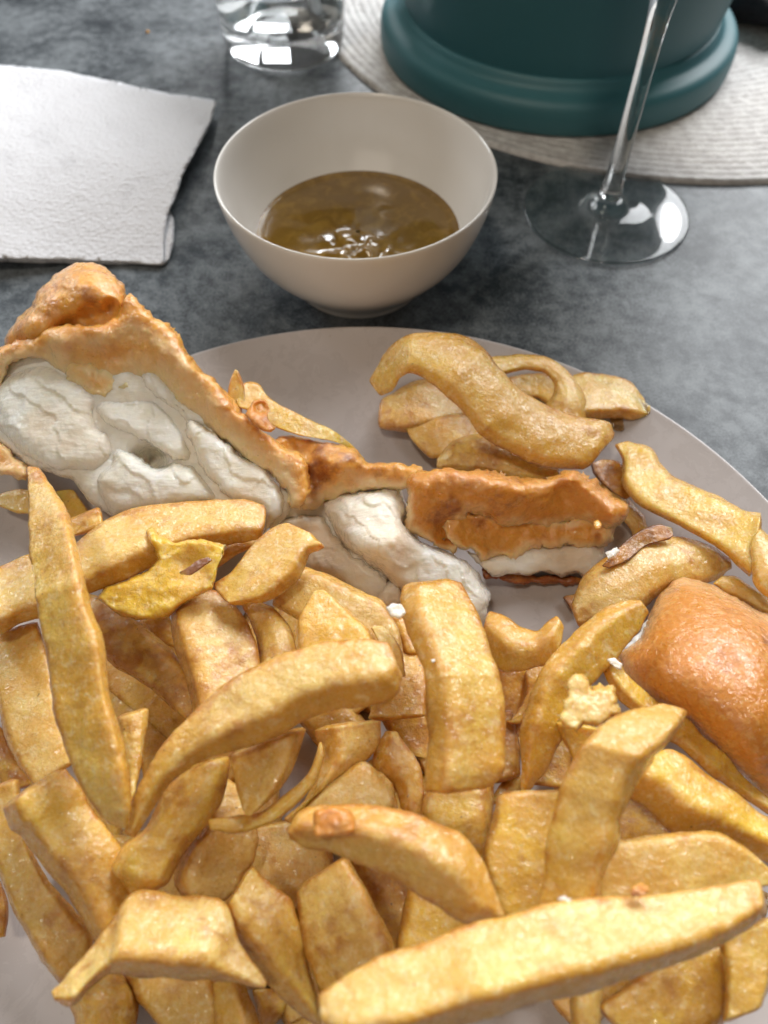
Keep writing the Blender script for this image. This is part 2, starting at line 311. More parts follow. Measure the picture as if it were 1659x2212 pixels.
def chip(reg, L, R, z, pr='k', tone=.5, brown=.15, label='', th=1., name='potato_chip', cat='chip', mat=None, bump=1., group='potato chips heaped on the plate', seed=[0], tilt=.8):
    seed[0] += 1; sd = seed[0]; z = zspread(z)
    L, R = tr(reg, L), tr(reg, R); m = min(len(L), len(R)); assert len(L) == len(R), (label, len(L), len(R))
    L, R = L-(R-L)*.03, R+(R-L)*.03
    C = (L+R)/2; ln = np.hypot(*np.diff(C, axis=0).T).sum(); wpx = np.hypot(*(R-L).T).max()
    n = int(np.clip(ln/4.2, 14, 230))
    zz = np.interp(np.linspace(0, 1, n), np.linspace(0, 1, len(np.atleast_1d(z))), np.atleast_1d(z)) if np.ndim(z) else np.full(n, float(z))
    l, r = spline(L, n), spline(R, n)
    # end caps: extend past both ends by shrinking sections
    cap = [(.0, .45), (.35, .72), (.7, .9), (1.0, 1.0)]
    prf = profile(pr); nu = len(prf)
    lc, rc, zc, sh = [], [], [], []
    for k, (a, sc) in enumerate(cap[:-1]): 
        lc.append(l[0]); rc.append(r[0]); zc.append(zz[0]); sh.append((sc, k))
    secs = []
    T0 = (C[1]-C[0]); T0 = T0/(np.hypot(*T0)+1e-6); T1 = (C[-1]-C[-2]); T1 = T1/(np.hypot(*T1)+1e-6)
    w0 = np.hypot(*(r[0]-l[0])); w1 = np.hypot(*(r[-1]-l[-1])); e0 = min(.08*w0, 7); e1 = min(.08*w1, 7)
    caps = [(0.0, .72), (.35, .86), (.75, .96)]
    for a, sc in caps: secs.append((l[0]-T0*e0*(1-a), r[0]-T0*e0*(1-a), zz[0], sc))
    for i in range(n): secs.append((l[i], r[i], zz[i], 1.))
    for a, sc in caps[::-1]: secs.append((l[-1]+T1*e1*(1-a), r[-1]+T1*e1*(1-a), zz[-1], sc))
    V = []
    for a, b, zc_, sc in secs:
        c = (a+b)/2; dc = float(depth_at(*c, zc_)); wd = max(np.hypot(*(b-a)), 2)*dc/F
        u = .5+(prf[:, 0]-.5)*sc; q = a+(b-a)*u[:, None]
        dz = depth_at(q[:, 0], q[:, 1], zc_); d = dc*(1-tilt)+dz*tilt
        d = np.clip(d, dc-1.2, dc+1.2)
        hw = min(wd, 1.7)*th
        V.append(CAM+ray(q[:, 0], q[:, 1])*(d-prf[:, 1]*hw*sc)[:, None])
    N = len(V); V = np.vstack(V); Fc = []
    for i in range(N-1):
        for j in range(nu):
            k = (j+1) % nu; Fc.append((i*nu+j, i*nu+k, (i+1)*nu+k, (i+1)*nu+j))
    c0, c1 = len(V), len(V)+1; V = np.vstack([V, V[:nu].mean(0), V[-nu:].mean(0)])
    for j in range(nu):
        k = (j+1) % nu; Fc.append((c0, k, j)); Fc.append((c1, (N-1)*nu+j, (N-1)*nu+k))
    Nn = vnormals(V, Fc)
    if (Nn*(V-V.mean(0))).sum() < 0: Fc = [f[::-1] for f in Fc]; Nn = -Nn
    off = V+sd*7.7
    big = fbm(off, .7, 2, sd)*.04; mid = fbm(off, 2.4, 4, sd+3)*.018; wr = -np.abs(fbm(off, 1.5, 3, sd+9))*.03
    V = V+Nn*((big+mid+wr+.02)*bump)[:, None]
    lim = platez(V)+.03; V[:, 2] = np.maximum(V[:, 2], lim)
    # browning: fried edges and ends are browner
    s = np.repeat(np.linspace(0, 1, N), nu); e = np.r_[np.maximum(smooth(.07, 0, s), smooth(.93, 1, s)), 1, 1]
    t_ = np.roll(prf, -2, 0)-prf; t2 = prf-np.roll(prf, 2, 0); an = np.abs((np.arctan2(t_[:, 1], t_[:, 0])-np.arctan2(t2[:, 1], t2[:, 0])+math.pi) % (2*math.pi)-math.pi); corner = smooth(.15, .9, an)
    corner = np.r_[np.tile(corner, N), 0, 0]
    edge = np.r_[np.tile(np.clip(smooth(.13, .0, np.minimum(prf[:, 0], 1-prf[:, 0])), 0, 1), N), .5, .5]
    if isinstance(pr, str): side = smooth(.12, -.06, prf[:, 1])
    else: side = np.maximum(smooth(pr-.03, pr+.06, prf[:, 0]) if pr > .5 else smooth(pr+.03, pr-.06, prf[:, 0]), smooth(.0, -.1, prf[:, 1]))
    side = np.clip(np.r_[np.tile(side, N), .6, .6]+.5*edge+.6*smooth(.1, .8, fbm(off, .55, 2, sd+31))+.5*e, 0, 1)  # carries painted face shading and translucent edge glow besides the frying
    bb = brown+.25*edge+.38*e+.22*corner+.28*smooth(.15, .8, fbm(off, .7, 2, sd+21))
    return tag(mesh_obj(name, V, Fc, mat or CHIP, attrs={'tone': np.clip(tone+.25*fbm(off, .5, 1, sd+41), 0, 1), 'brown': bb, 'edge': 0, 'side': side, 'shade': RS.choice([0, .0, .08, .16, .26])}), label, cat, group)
def rbf(ctrl):
    c = np.array(ctrl, float); xy = c[:, :2]/300; K = np.sqrt(((xy[:, None]-xy[None])**2).sum(2)+.06)+np.eye(len(c))*.03; n = len(c)
    Am = np.zeros((n+1, n+1)); Am[:n, :n] = K; Am[n, :n] = Am[:n, n] = 1; wv = np.linalg.solve(Am, np.r_[c[:, 2], 0])
    def f(p): return np.sqrt(((p[:, None]/300-xy[None])**2).sum(2)+.06)@wv[:n]+wv[n]
    return f
def relief(reg, out, carrier, dome, R, back, name, mat, parent=None, label=None, cat=None, group=None, rough=3., spacing=5., lift=0., dents=(), bump=1., tone=.5, brown=.1, edgew=0., freq=1., fiber=0, terr=None, rf=.05, bubbles=0, outer=None, grad=(0, 0), ew=34, seed=[50], floor=True):
    """traced outline on a carrier height field, inflated to a solid; dome/back/lift in cm, R (edge rounding) in px"""
    seed[0] += 1; sd = seed[0]
    o = tr(reg, out); nseg = []
    for a, b in zip(o, np.roll(o, -1, 0)):
        k = max(1, int(np.hypot(*(b-a))/spacing)); t = np.arange(k)/k; nseg.append(a+(b-a)*t[:, None])
    o = np.vstack(nseg)
    # soften corners, then roughen
    for _ in range(3 if spacing > 4.5 else 1): o = (np.roll(o, 1, 0)+2*o+np.roll(o, -1, 0))/4
    q = np.c_[o, np.zeros(len(o))]
    o = o+rough*np.c_[fbm(q, rf, 4, sd, .65), fbm(q, rf, 4, sd+5, .65)]
    x0, y0 = o.min(0); x1, y1 = o.max(0)
    gx, gy = np.meshgrid(np.arange(x0, x1, spacing), np.arange(y0, y1, spacing*.866)); gx[1::2] += spacing/2
    g = np.c_[gx.ravel(), gy.ravel()]; g += RS.uniform(-.15, .15, g.shape)*spacing
    a, b = o, np.roll(o, -1, 0)
    def dist(p):
        D = np.full(len(p), 1e9)
        for i in range(0, len(a)):
            ab = b[i]-a[i]; t = np.clip(((p-a[i])@ab)/(ab@ab+1e-9), 0, 1); D = np.minimum(D, ((p-a[i]-t[:, None]*ab)**2).sum(1))
        return np.sqrt(D)
    ins = np.zeros(len(g), bool)
    for i in range(len(a)):
        c = ((a[i, 1] > g[:, 1]) != (b[i, 1] > g[:, 1])); xx = a[i, 0]+(g[:, 1]-a[i, 1])*(b[i, 0]-a[i, 0])/(b[i, 1]-a[i, 1]+1e-12); ins ^= c & (g[:, 0] < xx)
    g = g[ins]; dg = dist(g); k = dg > spacing*.55; g, dg = g[k], dg[k]
    # extra rings close to the border so the rim rounds cleanly
    pts = np.vstack([o, g]); no = len(o)
    vv, _, ff, ov, _, _ = delaunay_2d_cdt([Vector(p) for p in pts.tolist()], [(i, (i+1) % no) for i in range(no)], [], 1, 1e-4)
    vv = np.array([tuple(v) for v in vv]); d = dist(vv)
    cz = rbf(carrier)(vv) if not callable(carrier) else carrier(vv)
    pro = np.sqrt(np.clip(1-(1-np.clip(d/R, 0, 1))**2, 0, 1))
    base_d = depth_at(vv[:, 0], vv[:, 1], cz)
    E_ = np.array([(f[i], f[(i+1) % 3]) for f in ff for i in range(3)]); E_ = np.vstack([E_, E_[:, ::-1]]); cnt = np.bincount(E_[:, 0], minlength=len(vv)); fx = d < 1e-3
    for _ in range(int(R/spacing*1.3)**2//3+4):
        q_ = np.bincount(E_[:, 0], pro[E_[:, 1]], len(vv))/cnt; pro = np.where(fx, 0, .5*pro+.5*q_)
    pro = pro/pro.max(); pro = np.sqrt(np.clip(pro*(2-pro), 0, 1))
    if outer is not None:
        q = tr(reg, outer); q = np.vstack([a_+(b_-a_)*t for a_, b_ in zip(q[:-1], q[1:]) for t in np.linspace(0, 1, 12)])
        ko = smooth(150, 15, np.sqrt(((vv[:, None]-q[None])**2).sum(2)).min(1)); hk = .28+.72*ko
    else: hk = 1.
    h = hk*(lift+dome*pro)+((vv-o.mean(0))@np.array(grad))/100
    for dx, dy, dr, dd in dents:
        c = tr(reg, [(dx, dy)])[0]; rr_ = dr*REG[reg][2]; h = h+dd*np.exp(-((vv-c)**2).sum(1)/(rr_*rr_))*np.clip(pro, 0, 1)
    if terr:
        t_ = (vv[:, 0]*math.cos(terr)+vv[:, 1]*math.sin(terr))/52+.8*fbm(np.c_[vv/90, vv[:, 0]*0], 1, 3, sd+61); h = h+.055*(t_-np.floor(t_))**1.2*pro
    for _ in range(bubbles):
        c = vv[RS.randint(len(vv))]; rr_ = RS.choice([3, 4, 5, 9, 15])*RS.uniform(.8, 1.3); h = h+RS.uniform(.01, .05)*np.sqrt(np.clip(1-((vv-c)**2).sum(1)/(rr_*rr_), 0, 1))*np.clip(pro*2, 0, 1)
    rd = ray(vv[:, 0], vv[:, 1]); front = CAM+rd*(base_d-h)[:, None]
    gr_ = ((vv-o.mean(0))@np.array(grad))/100
    bk = CAM+rd*(base_d-lift*hk-gr_+back*pro)[:, None]
    border = d < 1e-3
    n = len(vv); bi = np.where(border, np.arange(n), np.arange(n)+n)
    # compact back vertices
    bidx = -np.ones(n, int); nb = np.where(~border)[0]; bidx[nb] = n+np.arange(len(nb)); bidx[border] = np.where(border)[0]
    V = np.vstack([front, bk[nb]]); tri = [tuple(f) for f in ff]
    nf = np.cross(front[tri[0][1]]-front[tri[0][0]], front[tri[0][2]]-front[tri[0][0]])
    if nf@(CAM-front[tri[0][0]]) < 0: tri = [t[::-1] for t in tri]
    Fc = tri+[tuple(int(bidx[i]) for i in t[::-1]) for t in tri if not all(border[i] for i in t)]
    Nn = vnormals(V, Fc); off = V*freq+sd*5.1
    disp = fbm(off, .8, 2, sd)*.06+fbm(off, 2.3, 3, sd+3)*.03-np.abs(fbm(off, 1.4, 2, sd+7))*.05
    disp = disp+fbm(off, 5.5, 2, sd+13)*.014
    if fiber:
        ca, sa = math.cos(fiber), math.sin(fiber); q_ = np.c_[(off[:, 0]*ca+off[:, 1]*sa)*.6, (-off[:, 0]*sa+off[:, 1]*ca)*3.2, off[:, 2]*2]
        disp = disp-np.abs(fbm(q_, 1, 3, sd+17))*.03+fbm(q_, .35, 2, sd+19)*.08
    V = V+Nn*(disp*bump)[:, None]
    if floor: V[:, 2] = np.maximum(V[:, 2], platez(V)+.02)
    dd_ = np.r_[d, d[nb]]
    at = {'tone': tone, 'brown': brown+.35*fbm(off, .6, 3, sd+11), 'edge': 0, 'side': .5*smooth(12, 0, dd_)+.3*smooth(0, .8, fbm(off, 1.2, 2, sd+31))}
    if edgew:
        k = 1.
        if outer is not None:
            q = tr(reg, outer); q = np.vstack([a_+(b_-a_)*t for a_, b_ in zip(q[:-1], q[1:]) for t in np.linspace(0, 1, 12)]); vo = np.vstack([vv, vv[nb]])
            k = smooth(18, 45, np.sqrt(((vo[:, None]-q[None])**2).sum(2)).min(1))
        at['edge'] = edgew*k*smooth(ew, 0, dd_+12*fbm(off, 2, 3, sd+2))
        at['brown'] = at['brown']-.5*at['edge']
    ob = mesh_obj(name, V, Fc, mat, parent, attrs=at)
    if label or cat: tag(ob, label, cat, group)
    return ob
# ------------------------------------------------------------ fish
CA = [(10, 740, 4.0), (110, 640, 4.7), (190, 580, 5.0), (260, 640, 5.0), (400, 740, 4.3), (520, 880, 3.5), (620, 1010, 2.9), (620, 1130, 2.4), (400, 1110, 2.3), (240, 1100, 2.2), (60, 1040, 2.6), (0, 980, 2.8), (100, 850, 3.5), (300, 900, 3.3), (480, 980, 2.8)]
fa = empty('battered_fish_piece', (-8, 14.5, .8), 'large broken battered fish piece showing white flakes, at the left plate edge', 'fried fish', 'pieces of battered fish')
FA = dict(parent=fa)
relief('Z3', [(-60,560),(60,525),(200,490),(300,540),(500,590),(750,590),(900,650),(1050,770),(1200,910),(1340,1050),(1480,1160),(1590,1290),(1590,1400),(1480,1520),(1400,1400),(1200,1380),(900,1395),(620,1440),(480,1350),(390,1230),(240,1190),(130,1150),(60,1090),(-60,1000)], CA, .5, 60, 1.6, 'fish_flesh', FLESH, lift=-.22, brown=.05, rough=2, fiber=.9, bump=.6, dents=[(820,1120,80,-1.3)], **FA)
FL = [
 ([(20,640),(150,575),(260,565),(330,610),(480,700),(640,770),(570,840),(510,870),(540,930),(620,970),(655,1030),(640,1090),(600,1160),(510,1205),(400,1190),(330,1210),(230,1180),(120,1100),(50,1040),(-50,960),(-50,700)], .85, 85, -.3, (.0,.03)),
 ([(480,800),(600,770),(740,770),(880,790),(930,850),(980,940),(1010,1010),(1050,1060),(1040,1140),(950,1110),(830,1050),(740,1000),(640,965),(540,910)], .4, 35, .0, (-.05,.22)),
 ([(740,615),(850,630),(920,680),(1000,770),(1130,850),(1170,940),(1290,1010),(1320,1100),(1180,1000),(1060,930),(1000,960),(930,860),(860,790),(770,720)], .4, 30, .0, (-.1,.1)),
 ([(630,1050),(740,1095),(830,1165),(890,1160),(950,1130),(1040,1140),(1100,1200),(1220,1310),(1320,1370),(1100,1360),(850,1390),(620,1435),(530,1350),(500,1230),(520,1190),(600,1150)], .6, 55, -.1, (.05,-.25)),
 ([(385,1205),(500,1190),(530,1300),(650,1440),(560,1410),(450,1290)], .25, 20, -.2, (0,0)),
 ([(1010,900),(1060,905),(1180,965),(1240,1025),(1320,1095),(1440,1165),(1530,1255),(1560,1340),(1545,1430),(1440,1525),(1420,1390),(1300,1360),(1210,1310),(1130,1210),(1050,1100),(1012,1000)], .6, 45, .15, (-.12,-.14)),
 ([(540,850),(620,800),(720,800),(730,870),(640,930),(560,920)], .12, 18, .1, (0,0))]
for k, (o, dm, R, lf, gr) in enumerate(FL): relief('Z3', o, CA, dm, R, .4, 'flake', FLESH, terr=2.3, lift=lf, grad=gr, brown=.3 if k == 6 else 0, rough=3.5, bump=.6, fiber=.9, spacing=4, **FA)
relief('Z3', [(30,500),(38,430),(80,365),(165,270),(195,200),(290,108),(400,48),(480,38),(560,58),(620,110),(680,170),(695,240),(690,330),(640,420),(450,440),(250,490),(110,510)], CA, 1.1, 75, .8, 'batter_crust', BATTER, lift=-.15, tone=.35, brown=.05, rough=2, dents=[(400,400,75,-.7),(490,330,60,-.6),(570,380,75,-.7),(320,440,70,-.4),(610,300,50,-.5),(430,130,120,.35)], **FA)
relief('Z3', [(-60,520),(60,470),(200,440),(250,390),(380,375),(480,385),(560,365),(640,335),(680,250),(700,200),(760,255),(830,340),(930,370),(985,440),(1050,560),(1100,640),(1190,710),(1290,840),(1400,930),(1500,1020),(1659,1100),(1700,1300),(1640,1400),(1585,1390),(1570,1300),(1480,1200),(1330,1120),(1240,1040),(1130,960),(1030,850),(930,770),(860,700),(790,660),(750,700),(700,770),(620,760),(560,720),(500,740),(430,690),(330,655),(280,590),(170,565),(80,595),(20,700),(-10,850),(-60,850)], CA, .42, 26, .35, 'batter_crust', BATTER, lift=.36, tone=.3, brown=.08, rf=.08, rough=4, edgew=1, ew=95, bubbles=80, outer=[(-60,470),(200,430),(250,370),(480,370),(640,320),(680,240),(830,330),(985,430),(1190,700),(1400,930),(1659,1100),(1700,1300)], dents=[(470,600,110,-.3),(1000,620,70,.25),(1180,830,60,.2),(330,480,70,.25),(720,480,90,-.12),(560,450,60,.2),(260,540,50,-.3),(900,520,80,.15),(640,560,40,-.12)], bump=1., **FA)
relief('Z3', [(400,610),(520,600),(640,640),(720,690),(690,740),(600,790),(500,800),(420,740),(330,700)], CA, .2, 20, .2, 'batter_crust', BATTER, lift=.12, tone=0, brown=-.2, rough=7, edgew=1, bump=1.6, **FA)
relief('Z3', [(-60,990),(0,1000),(40,1050),(90,1090),(160,1160),(150,1235),(60,1215),(-60,1185)], CA, .35, 22, .4, 'batter_crust', BATTER, lift=-.1, tone=.2, brown=.2, rough=5, edgew=.6, **FA)
CB = [(480,850,3.6),(560,930,3.1),(640,980,2.8),(780,990,2.6),(900,1010,2.8),(1100,1020,2.8),(1280,1040,2.4),(1350,1110,2.0),(1300,1210,1.2),(1100,1180,1.6),(1000,1130,2.2),(850,1080,2.4),(700,1060,2.3),(640,1160,1.7),(800,1180,2.0),(1000,1240,1.6),(1060,1280,1.3),(860,1290,1.3),(620,1080,2.4)]
fb = empty('battered_fish_piece', (3.5, 12.8, .5), 'long opened battered fish piece with crisp brown crust, across the middle of the plate', 'fried fish', 'pieces of battered fish')
FB = dict(parent=fb)
relief('Z4', [(1290,1330),(1400,1370),(1659,1310),(1900,1300),(2050,1290),(2060,1370),(2010,1430),(1975,1500),(1900,1478),(1800,1500),(1720,1470),(1650,1492),(1550,1470),(1450,1490),(1400,1450)], CB, .5, 36, .8, 'fish_flesh', FLESH, lift=-.3, brown=.3, fiber=.2, **FB)
relief('Z4', [(1360,1430),(1660,1470),(1940,1490),(1955,1520),(1700,1515),(1500,1512),(1400,1490)], CB, .08, 10, .4, 'bottom_crust', BATTER, lift=-.5, tone=1, brown=.8, rough=5, **FB)
relief('Z4', [(200,1120),(330,1060),(500,1020),(900,950),(1000,1100),(1050,1300),(1150,1420),(1000,1530),(700,1500),(400,1370),(250,1250)], CB, .3, 40, .6, 'fish_flesh', FLESH, lift=-.45, brown=.1, **FB)
relief('Z4', [(500,1070),(600,1030),(750,1010),(860,990),(905,1000),(965,1080),(965,1200),(1050,1280),(1180,1350),(1300,1385),(1380,1480),(1435,1570),(1415,1659),(1400,1730),(1300,1720),(1100,1660),(940,1570),(870,1490),(760,1410),(640,1330),(560,1230),(515,1150)], CB, .75, 60, .8, 'flake', FLESH, terr=2.5, lift=-.1, rough=3.5, fiber=2.4, bump=.8, spacing=4, dents=[(900,1280,60,.15),(1000,1420,80,-.2)], **FB)
relief('Z4', [(225,1230),(260,1165),(350,1150),(430,1140),(520,1140),(560,1230),(650,1335),(760,1410),(860,1490),(900,1560),(860,1630),(760,1600),(640,1540),(500,1490),(400,1440),(300,1310)], CB, .55, 40, .7, 'flake', FLESH, terr=2.1, lift=-.3, rough=3.5, fiber=2.4, bump=.8, spacing=4, **FB)
relief('Z4', [(600,1500),(700,1490),(830,1520),(930,1530),(950,1620),(860,1670),(700,1620)], CB, .3, 18, .5, 'flake', FLESH, lift=-.1, rough=6, bump=2, brown=.15, **FB)
relief('Z4', [(-60,420),(60,545),(110,630),(220,715),(350,700),(450,720),(590,755),(690,785),(745,855),(760,862),(870,862),(978,868),(1060,880),(1060,930),(1040,985),(940,1000),(860,1000),(800,1000),(740,1015),(640,1030),(585,1065),(520,1070),(500,1110),(420,1120),(350,1110),(310,1080),(325,1000),(270,900),(150,820),(60,760),(-40,640)], CB, .4, 22, .5, 'batter_crust', BATTER, lift=.2, tone=.4, brown=.1, rough=3, edgew=1, ew=50, bubbles=80, outer=[(-60,420),(60,545),(220,715),(590,755),(745,855),(978,875)], bump=1.15, dents=[(590,880,90,.5),(380,950,60,-.35),(380,800,90,-.15),(800,930,60,-.1)], **FB)
relief('Z4', [(1150,1100),(1400,1110),(1660,1150),(1900,1150),(2110,1170),(2120,1225),(2098,1250),(2065,1310),(1978,1325),(1900,1350),(1848,1300),(1778,1335),(1700,1310),(1640,1340),(1578,1390),(1478,1375),(1378,1398),(1330,1355),(1250,1330),(1170,1300)], CB, .35, 26, .3, 'batter_crust', BATTER, lift=-.02, tone=.35, brown=.05, rf=.09, rough=6, edgew=.8, ew=24, bubbles=60, bump=1.3, **FB)
relief('Z4', [(945,960),(935,925),(1000,880),(1080,890),(1180,878),(1300,885),(1450,900),(1600,940),(1718,948),(1790,920),(1838,880),(1918,900),(1998,950),(2038,1010),(2128,1062),(2185,1085),(2198,1150),(2128,1215),(2040,1240),(1960,1205),(1850,1195),(1760,1225),(1650,1205),(1560,1220),(1480,1205),(1400,1160),(1320,1135),(1265,1200),(1240,1355),(1190,1340),(1100,1300),(1000,1240),(940,1250),(965,1150),(970,1070),(955,1000)], CB, .95, 48, .35, 'batter_crust', BATTER, lift=.15, tone=.75, brown=.24, rf=.09, rough=5, edgew=.8, ew=26, bubbles=110, outer=[(935,925),(1180,878),(1600,940),(1838,880),(1998,950),(2185,1085)], bump=1.1, dents=[(1200,1250,80,-.5),(1060,1000,60,.15),(1500,1060,160,.3),(1500,1180,60,.15),(1800,1010,70,-.2),(1860,940,50,.3),(1900,1240,80,-.3),(2090,1150,50,.2)], **FB)
relief('Z5', [(705,1180),(735,1168),(757,1190),(752,1222),(728,1232),(706,1212)], lambda p: np.full(len(p), 2.75), .14, 9, .1, 'batter_bubble', BATTER, tone=0, brown=-.3, rough=.3, spacing=2.5, bump=.2, floor=False, **FB)
CC = [(1340,1400,2.5),(1480,1240,2.2),(1700,1350,2.8),(1520,1450,3.0),(1700,1550,3.1),(1720,1750,2.4),(1480,1600,2.6)]
fc = empty('battered_fish_piece', (9, 10, .6), 'plump glossy domed fish piece in smooth orange-brown batter, at the right edge', 'fried fish', 'pieces of battered fish')
relief('Y3', [(845,1070),(900,1030),(960,980),(1010,860),(1050,770),(1105,705),(1150,660),(1195,645),(1240,660),(1360,695),(1460,750),(1600,825),(1780,900),(1850,1900),(1700,1890),(1560,1770),(1430,1650),(1330,1550),(1210,1430),(1080,1360),(960,1290),(870,1180)], CC, 1.5, 170, 1.2, 'batter_crust', BATTER, parent=fc, bubbles=0, lift=0, tone=1, brown=.0, rough=2, edgew=.35, bump=.3, freq=.7, dents=[(1360,880,32,-.04),(1440,1040,30,-.04),(1200,700,60,-.1)])
relief('Y3', [(850,1065),(910,1010),(960,950),(1000,880),(1050,880),(1020,960),(960,1010),(900,1050)], CC, .12, 8, .3, 'fish_flesh', FLESH, parent=fc, lift=.12, rough=3)
# loose scraps
def Zc(v): return lambda p: np.full(len(p), float(zspread(v)))
relief('Z4', [(85,600),(125,515),(170,495),(210,510),(232,560),(225,605),(245,650),(280,660),(240,700),(190,690),(140,650)], Zc(3.7), .18, 12, .15, 'batter_scrap', BATTER, label='curled translucent amber batter scrap inside the yellow potato peel', cat='batter scrap', tone=.9, brown=.3, rough=3, dents=[(180,560,35,-.25)], spacing=4)
relief('X2', [(470,500),(560,482),(650,490),(690,540),(695,610),(640,630),(540,640),(465,655),(452,600)], Zc(5.15), .14, 10, .1, 'batter_scrap', BATTER, label='square red-brown batter scrap lying on the curved chip at the centre bottom', cat='batter scrap', tone=.9, brown=.15, rough=2, spacing=4)
relief('Y3', [(575,1185),(610,1158),(650,1175),(672,1215),(680,1262),(715,1255),(760,1245),(810,1265),(830,1310),(850,1385),(790,1450),(720,1480),(660,1470),(620,1500),(545,1490),(515,1430),(520,1370),(545,1330),(565,1290),(560,1230)], Zc(4.55), .3, 14, .3, 'potato_scrap', CHIP, label='jagged pale potato flake standing beside the bent upright chip', cat='potato scrap', tone=.0, brown=-.5, rf=.13, rough=7, bump=1.3, spacing=4)
relief('Y1', [(790,400),(830,382),(870,420),(950,460),(1110,430),(1250,465),(1242,540),(1200,600),(1160,720),(1080,745),(960,830),(880,880),(740,892),(620,855),(500,770),(560,700),(680,670),(780,620),(850,560),(835,515),(795,460)], [(320,1150,3.75),(400,1180,4.0),(495,1175,4.2),(460,1270,4.0),(350,1330,3.5),(210,1290,3.4)], .28, 16, .2, 'potato_peel', CHIP, label='curled translucent yellow potato peel with a dark brown spot, left of centre', cat='potato peel', tone=1, brown=-.25, rough=2, dents=[(1050,600,110,-.35),(820,450,40,.2)], spacing=4)
chip('Y1', [(975,625),(1020,600),(1080,560),(1130,545)], [(985,640),(1035,640),(1095,600),(1150,560)], 4.42, 's', 1, 3, 'dark scorched fleck on the curled yellow peel', name='burnt_fleck', cat='crumb', group='crumbs on the food')
def crumb(reg, o, z, col, label):
    relief(reg, o, Zc(z), .05, 6, .08, 'crumb', col, freq=4, bump=.45, label=label, cat='crumb', group='crumbs on the food', tone=.3, brown=.2, rough=2.5, spacing=2.2, floor=False)
crumb('Y2', [(860,820),(900,795),(940,800),(965,840),(930,885),(880,870)], 4.7, FLESH, 'white fish crumb left of the top of the tall central chip')
crumb('Y2', [(1085,1290),(1110,1285),(1120,1320),(1095,1340),(1075,1320)], 4.75, FLESH, 'white crumb on the left side of the tall central chip')
crumb('Y2', [(1095,1100),(1120,1095),(1130,1120),(1105,1130)], 4.95, FLESH, 'tiny white crumb high on the tall central chip')
crumb('X3', [(500,965),(540,950),(590,960),(605,990),(560,1003),(515,990)], 5.5, FLESH, 'white crumb on the upper edge of the long bottom chip')
crumb('X3', [(905,930),(950,890),(1010,895),(1030,940),(990,968),(920,970)], 5.2, BATTER, 'orange batter crumb above the long bottom chip')
crumb('Y3', [(780,1100),(830,1085),(870,1120),(870,1160),(820,1150)], 4.0, FLESH, 'white fish crumb on the thin chip beside the domed fish')
crumb('Y3', [(770,520),(840,480),(860,510),(830,545),(790,560)], 2.7, FLESH, 'shred of white fish beside the brown potato skin')
# ------------------------------------------------------------ chips
# added filler chips that support the heap and darken gaps standing in for shade
for k in range(60):
    px = RS.uniform(60, 1600); py = RS.uniform(1340, 2150)
    if px > 1100 and py < 1750 or px < 620 and py < 1400 or px < 250 and py > 1850: continue
    an = RS.uniform(0, math.pi); ln = RS.uniform(110, 190); wd = RS.uniform(38, 62); dx, dy = math.cos(an)*ln, math.sin(an)*ln; nx, ny = -math.sin(an)*wd, math.cos(an)*wd
    bx, by = RS.uniform(-25, 25, 2)
    chip('D', [(px-dx+nx, py-dy+ny), (px+nx+bx, py+ny+by), (px+dx+nx, py+dy+ny)], [(px-dx-nx, py-dy-ny), (px-nx+bx, py-ny+by), (px+dx-nx, py+dy-ny)], RS.uniform(.75, 1.25), 'k', RS.uniform(.2, .8), .25, 'filler chip added at the bottom of the heap to darken the gaps, mostly hidden', group='added filler chips under the heap', tilt=1)
# bottom layer first
chip('X1', [(-80,0),(-50,200),(0,380)], [(20,60),(100,230),(185,350)], 1.5, 'r', .8, .5, 'dark orange chip at the left edge under the flat pale chip')
chip('X1', [(-80,860),(-60,1050),(-40,1180)], [(5,880),(48,1010),(30,1180)], 1.6, 'r', .6, .7, 'dark chip end at the very left edge above the bare plate')
chip('Y1', [(-10,205),(80,182),(170,185),(300,210)], [(-10,262),(90,298),(170,312),(300,400)], 1.9, 's', .3, .0, 'pale leaf-thin chip at the left edge behind the tall slender chip')
chip('Y1', [(300,190),(330,320),(380,420)], [(400,178),(460,270),(500,340)], 1.7, 's', .6, .05, 'small yellow chip peeping between the slender chip and the white fish')
chip('Y1', [(330,350),(440,312),(530,282)], [(390,440),(480,412),(555,385)], 2.9, 'k', .7, .5, 'short orange stub beside the tall slender chip')
chip('Y1', [(560,1280),(620,1430),(760,1640),(780,1800)], [(600,1230),(760,1370),(950,1510),(900,1700)], 1.3, 's', .4, .2, 'flat shaded chip in the dark gap left of the big pale chip')
chip('Y1', [(760,900),(860,1000),(960,1040)], [(900,860),(950,940),(1000,1000)], 1.8, 'r', .6, .4, 'small shaded chip piece under the curled yellow peel')
chip('Y1', [(450,750),(520,920),(580,1090),(830,1250),(930,1345),(1020,1420)], [(560,770),(740,890),(870,1010),(970,1110),(1040,1220),(1090,1330)], 2.3, 'k', .55, .35, 'long dark-sided chip slanting down right beneath the slender chip')
chip('Y1', [(-80,1000),(0,1300),(50,1520),(110,1660),(180,1775)], [(200,900),(270,1130),(300,1330),(370,1560),(400,1640)], 2.6, 's', .15, .05, 'broad flat pale chip at the left edge below the blunt chip', th=1.3)
chip('Y1', [(-60,620),(60,570),(170,530),(320,510)], [(-60,960),(20,945),(120,895),(300,850)], 3.2, .72, .5, .1, 'blunt thick chip at the left edge behind the slender chip')
chip('Y1', [(380,520),(560,362),(820,280),(1100,245),(1320,243),(1435,270)], [(440,755),(640,690),(830,595),(1010,520),(1250,470),(1418,440)], [3.3,3.2,3.1], .62, .35, .15, 'long pale horizontal chip in front of the white fish flakes')
